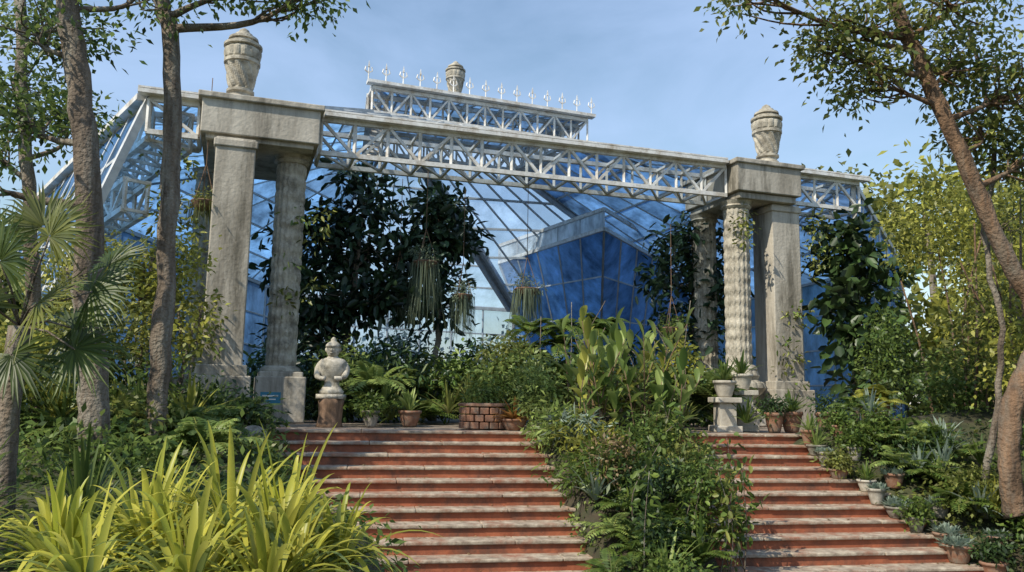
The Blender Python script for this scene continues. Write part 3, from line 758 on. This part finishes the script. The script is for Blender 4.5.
for _ in range(36):
    y = random.uniform(9.8, 15); x = right_edge(min(y, 14)) + random.uniform(.45, 2.2)
    fern(F, (x, y, gz(x, y) + .25), 14, .75, random.choice(['mid', 'light', 'mid']), npn=12)
    if random.random() < .8: rosette(F, (x + .2, y - .2, gz(x, y) + .2), 24, .7, .045, .4, random.choice(['mid', 'light', 'gray', 'yel']), (25, 85), 6)
F.done('bank_shrub', M['leaf'])

def pot(name, x, y, z, r, h, plant, mat='terra'):
    b = B(); b.lathe(x, y, z, [(r * .62, 0), (r * .7, h * .1), (r * .95, h * .6), (r * 1.0, h * .82), (r * 1.12, h * .84), (r * 1.12, h), (r * .95, h), (r * .9, h * .9), (.01, h * .88)], 24)
    o = b.done(name, M[mat], None, True); F = Fol()
    zt = z + h * .9
    if plant == 'succ':
        for _ in range(6):
            a = random.uniform(0, 6.3); q_ = r * 1.0 * random.random()
            rosette(F, (x + q_ * math.cos(a), y + q_ * math.sin(a), zt), 28, r * 1.0, r * .28, .05, 'gray', (8, 80), 5)
    elif plant == 'fern': fern(F, (x, y, zt), 34, r * 3.6, 'yel', droop=.6, elev=(35, 80), npn=18)
    elif plant == 'spike': rosette(F, (x, y, zt), 46, r * 2.4, r * .22, .35, 'orange', (15, 80), 7); rosette(F, (x, y, zt), 20, r * 2.2, r * .2, .3, 'mid', (35, 85), 7)
    elif plant == 'shrub': cloud(F, (x, y, zt + r * .9), (r * 1.6, r * 1.6, r * 1.3), 24, 20, .09, .045, random.choice(['mid', 'olive', 'dark']), sig=.08)
    elif plant == 'strap': rosette(F, (x, y, zt), 34, r * 3, r * .25, .4, random.choice(['mid', 'light']), (30, 85), 7)
    F.done('plant', M['leaf'], o)
for i in range(11):
    k = 1.5 + i * .95
    s_ = right_edge(14.0 - TR * k) + random.uniform(-.12, .02)
    y = 14.0 + (s_ - .3) * math.tan(SR) - TR * (k - .35) / cs
    s_ = right_edge(y) if y < 14 else right_edge(14); s_ += -.05 + random.uniform(-.1, .1)
    zz = step_z(s_, y)
    pot('potted_succulent' if i % 2 == 0 else 'flower_pot', s_, y, zz, random.uniform(.12, .19), random.uniform(.16, .28), random.choice(['succ', 'succ', 'shrub', 'strap']), random.choice(['terra', 'stone', 'rock', 'terra']))
for i in range(8):
    y = 14.6 - i * .6 + random.uniform(-.12, .12); x = right_edge(min(y, 14)) + .42; pot('flower_pot', x, y, gz(x, y) - .02, random.uniform(.12, .17), .24, random.choice(['succ', 'strap', 'shrub']), random.choice(['terra', 'rock']))
pot('potted_fern', 7.0, 15.6, .05, .25, .5, 'fern')
pot('potted_fern', 5.5, 15.9, 0, .2, .4, 'strap'); pot('flower_pot', 5.1, 15.7, 0, .17, .38, 'shrub'); pot('flower_pot', 6.2, 15.9, 0, .2, .4, 'shrub')
pot('flower_pot', -2.55, 14.95, 0, .15, .3, 'shrub', 'rock'); pot('flower_pot', -1.9, 15.5, 0, .2, .3, 'strap')
pot('potted_bromeliad', .08, 14.6, 0, .22, .2, 'spike', 'terra')
for (x, y, h) in ((4.1, 15.5, .6), (4.6, 16.1, .75)):
    b = B(); b.box((x, y, .06), (.5, .5, .12), .1); b.box((x, y, h / 2), (.34, .34, h - .1), .1); b.box((x, y, h), (.5, .5, .1), .1)
    b.done('stone_plinth', M['stone'], None, bevel=.015)
    pot('flower_pot', x, y, h + .05, .2, .32, 'strap', 'stone')
b = B()
for r_ in range(3):
    for i in range(16):
        a = 2 * math.pi * (i + .5 * (r_ % 2)) / 16
        b.box((-.45 + .42 * math.cos(a), 14.9 + .34 * math.sin(a), .07 + .13 * r_), (.155, .11, .115), a + math.pi / 2)
b.lathe(-.45, 14.9, .40, [(.36, 0), (.5, .01), (.5, .06), (.38, .07), (.02, .02)], 28, None, 1, .82)
o = b.done('stone_planter', M['terra'], None, bevel=.012); F = Fol()
cloud(F, (-.45, 14.9, .62), (.4, .3, .22), 24, 20, .1, .045, 'mid', sig=.09); F.done('plant', M['leaf'], o)

def statue(x, y):
    o = empty('garden_bust_statue'); b = B()
    b.tube(catmull([(x - .02, y, -.02), (x, y, .2), (x + .01, y, .5)], 3), [.25, .23, .215, .21, .21, .22, .235], 18, .08)
    b.done('stump_base', M['wood'], o, True)
    s = B(); z = .5
    s.box((x, y, z + .04), (.46, .42, .08))
    s.lathe(x, y, z + .08, [(.20, 0), (.215, .05), (.18, .09), (.13, .17), (.125, .24), (.16, .30), (.205, .36), (.235, .44), (.25, .52), (.25, .58), (.20, .63), (.11, .66), (.08, .69), (.08, .72)], 32, lambda th, zz: 1 + .012 * math.sin(7 * th), 1.05, .76)
    s.lathe(x, y - .01, z + .76, [(.07, 0), (.10, .03), (.12, .08), (.128, .13), (.125, .17), (.145, .178), (.142, .21), (.115, .24), (.075, .27), (.05, .28), (.055, .31), (.03, .345), (.005, .36)], 28, None, .95, 1.0)
    for sg in (-1, 1):
        s.tube(catmull([(x + sg * .215, y, z + .62), (x + sg * .265, y - .02, z + .50), (x + sg * .225, y - .13, z + .38), (x + sg * .08, y - .18, z + .36)], 5), [.065] * 5 + [.055] * 5 + [.042] * 6, 12)
        s.lathe(x + sg * .122, y, z + .84, [(.012, 0), (.026, .03), (.028, .06), (.012, .09)], 10)
        s.lathe(x + sg * .042, y - .115, z + .885, [(.006, 0), (.02, .012), (.006, .024)], 10)
    s.tube([(x, y - .12, z + .90), (x, y - .15, z + .865), (x, y - .135, z + .855)], [.014, .024, .016], 8)
    s.box((x, y - .122, z + .825), (.065, .03, .014))
    s.done('figure', M['plaster'], o, True)
statue(-3.25, 14.75)
b = B(); b.box((-4.35, 14.75, .5), (.36, .02, .2), .15); o = b.done('plant_sign', M['sign'])
b = B(); b.box((-4.35, 14.775, .25), (.04, .03, .52), .15); b.done('post', M['wood'], o)
b = B(); b.box((-4.352, 14.7365, .53), (.28, .004, .03), .15); b.box((-4.352, 14.7365, .47), (.2, .004, .02), .15); b.done('lettering', M['steel'], o)
for (x, y, r) in ((-4.5, 13.4, .22), (-4.3, 12.6, .2), (7.4, 12.8, .22), (8.1, 12.2, .3), (-3.7, 11.8, .2)):
    b = B(); b.lathe(x, y, gz(x, y) - .05, [(r * .8, 0), (r, r * .3), (r * .85, r * .8), (r * .4, r * 1.1), (.02, r * 1.15)], 12, lambda th, zz: 1 + .15 * math.sin(3 * th + x) + .08 * math.sin(5 * th + zz * 9)); b.done('rock', M['rock'], None, False, .02)

# ------------------------------------------------------------------ background tree mass
F = Fol(); b = B()
def bg(x, y, z, r, n, pal):
    cloud(F, (x, y, z), (r, r, r * .85), n, 22, .38, .23, pal, sig=r * .2)
    b.tube([(x, y, -.1), (x + .2, y, z * .5), (x, y, z)], [.22, .16, .08], 8, .08)
for i in range(13):
    bg(14 + i * 1.9 + random.uniform(-.6, .6), random.uniform(30, 40), random.uniform(5.5, 9.3) - .1 * i, random.uniform(2.2, 3.0), 55, random.choice(['olive', 'yel', 'yel']))
for i in range(8):
    bg(12.8 + i * 1.5, random.uniform(22, 27), random.uniform(1.5, 4.6), random.uniform(1.6, 2.2), 50, random.choice(['olive', 'mid', 'yel']))
for i in range(7):
    bg(12.0 + i * 1.6, random.uniform(20, 23), .9, 1.5, 45, random.choice(['olive', 'mid', 'dark']))
for i in range(9):
    bg(-16 - i * 1.8, random.uniform(24, 34), random.uniform(3, 6.0), random.uniform(2.0, 2.8), 45, random.choice(['olive', 'mid', 'dark']))
for i in range(7):
    bg(-10.5 - i * 1.1, random.uniform(14.5, 18), random.uniform(1.0, 2.6), random.uniform(1.1, 1.5), 50, random.choice(['olive', 'mid', 'yel']))
for i in range(14):
    bg(-14 + i * 2.2, random.uniform(42, 50), random.uniform(1.0, 3.0), random.uniform(2.2, 2.8), 34, random.choice(['olive', 'mid', 'dark']))
o = b.done('background_trees', M['bark'], None, True); F.done('foliage', M['leaf'], o)

# ------------------------------------------------------------------ world, sun, camera
w = bpy.data.worlds.new('World'); scene.world = w; w.use_nodes = True
nt = w.node_tree; nt.nodes.clear(); L = nt.links.new
EL = math.radians(45); tosun = Vector((-.66, -.62, 0)).normalized()
sky = nt.nodes.new('ShaderNodeTexSky'); sky.sky_type = 'NISHITA'; sky.sun_disc = False; sky.sun_elevation = EL
sky.sun_rotation = math.atan2(tosun.x, tosun.y) % (2 * math.pi); sky.air_density = 1.6; sky.dust_density = .3; sky.ozone_density = 3.5
tc = nt.nodes.new('ShaderNodeTexCoord'); mp = nt.nodes.new('ShaderNodeMapping'); mp.inputs['Scale'].default_value = (1.2, 1.2, 3.2)
L(tc.outputs['Generated'], mp.inputs[0])
nz = nt.nodes.new('ShaderNodeTexNoise'); nz.inputs['Scale'].default_value = 2.2; nz.inputs['Detail'].default_value = 9; nz.inputs['Roughness'].default_value = .55; nz.inputs['Distortion'].default_value = .4
L(mp.outputs[0], nz.inputs['Vector'])
rp = nt.nodes.new('ShaderNodeMapRange'); rp.inputs[1].default_value = .38; rp.inputs[2].default_value = .75; rp.inputs[3].default_value = .12; rp.inputs[4].default_value = .7
L(nz.outputs[0], rp.inputs[0])
mx = nt.nodes.new('ShaderNodeMix'); mx.data_type = 'RGBA'; mx.inputs[7].default_value = (4.0, 5.3, 7.9, 1)
L(rp.outputs[0], mx.inputs[0]); L(sky.outputs[0], mx.inputs[6])
bg_ = nt.nodes.new('ShaderNodeBackground'); bg_.inputs[1].default_value = .15
L(mx.outputs[2], bg_.inputs[0]); wo = nt.nodes.new('ShaderNodeOutputWorld'); L(bg_.outputs[0], wo.inputs[0])
sd = bpy.data.lights.new('sun', 'SUN'); sd.energy = 5.0; sd.angle = math.radians(.5); sd.color = (1, .92, .77)
so = link(bpy.data.objects.new('sun', sd))
dvec = Vector((tosun.x * math.cos(EL), tosun.y * math.cos(EL), math.sin(EL)))
so.rotation_euler = dvec.to_track_quat('Z', 'Y').to_euler(); so.location = dvec * 30
cd = bpy.data.cameras.new('camera'); cd.lens = 28.27; cd.sensor_width = 36; cd.clip_end = 3000
co = link(bpy.data.objects.new('camera', cd))
co.matrix_world = Matrix.Translation((0, 0, .55)) @ Matrix.Rotation(math.radians(98), 4, 'X') @ Matrix.Rotation(math.radians(1.0), 4, 'Z')
scene.camera = co
scene.view_settings.view_transform = 'Standard'; scene.view_settings.look = 'None'; scene.view_settings.exposure = 0
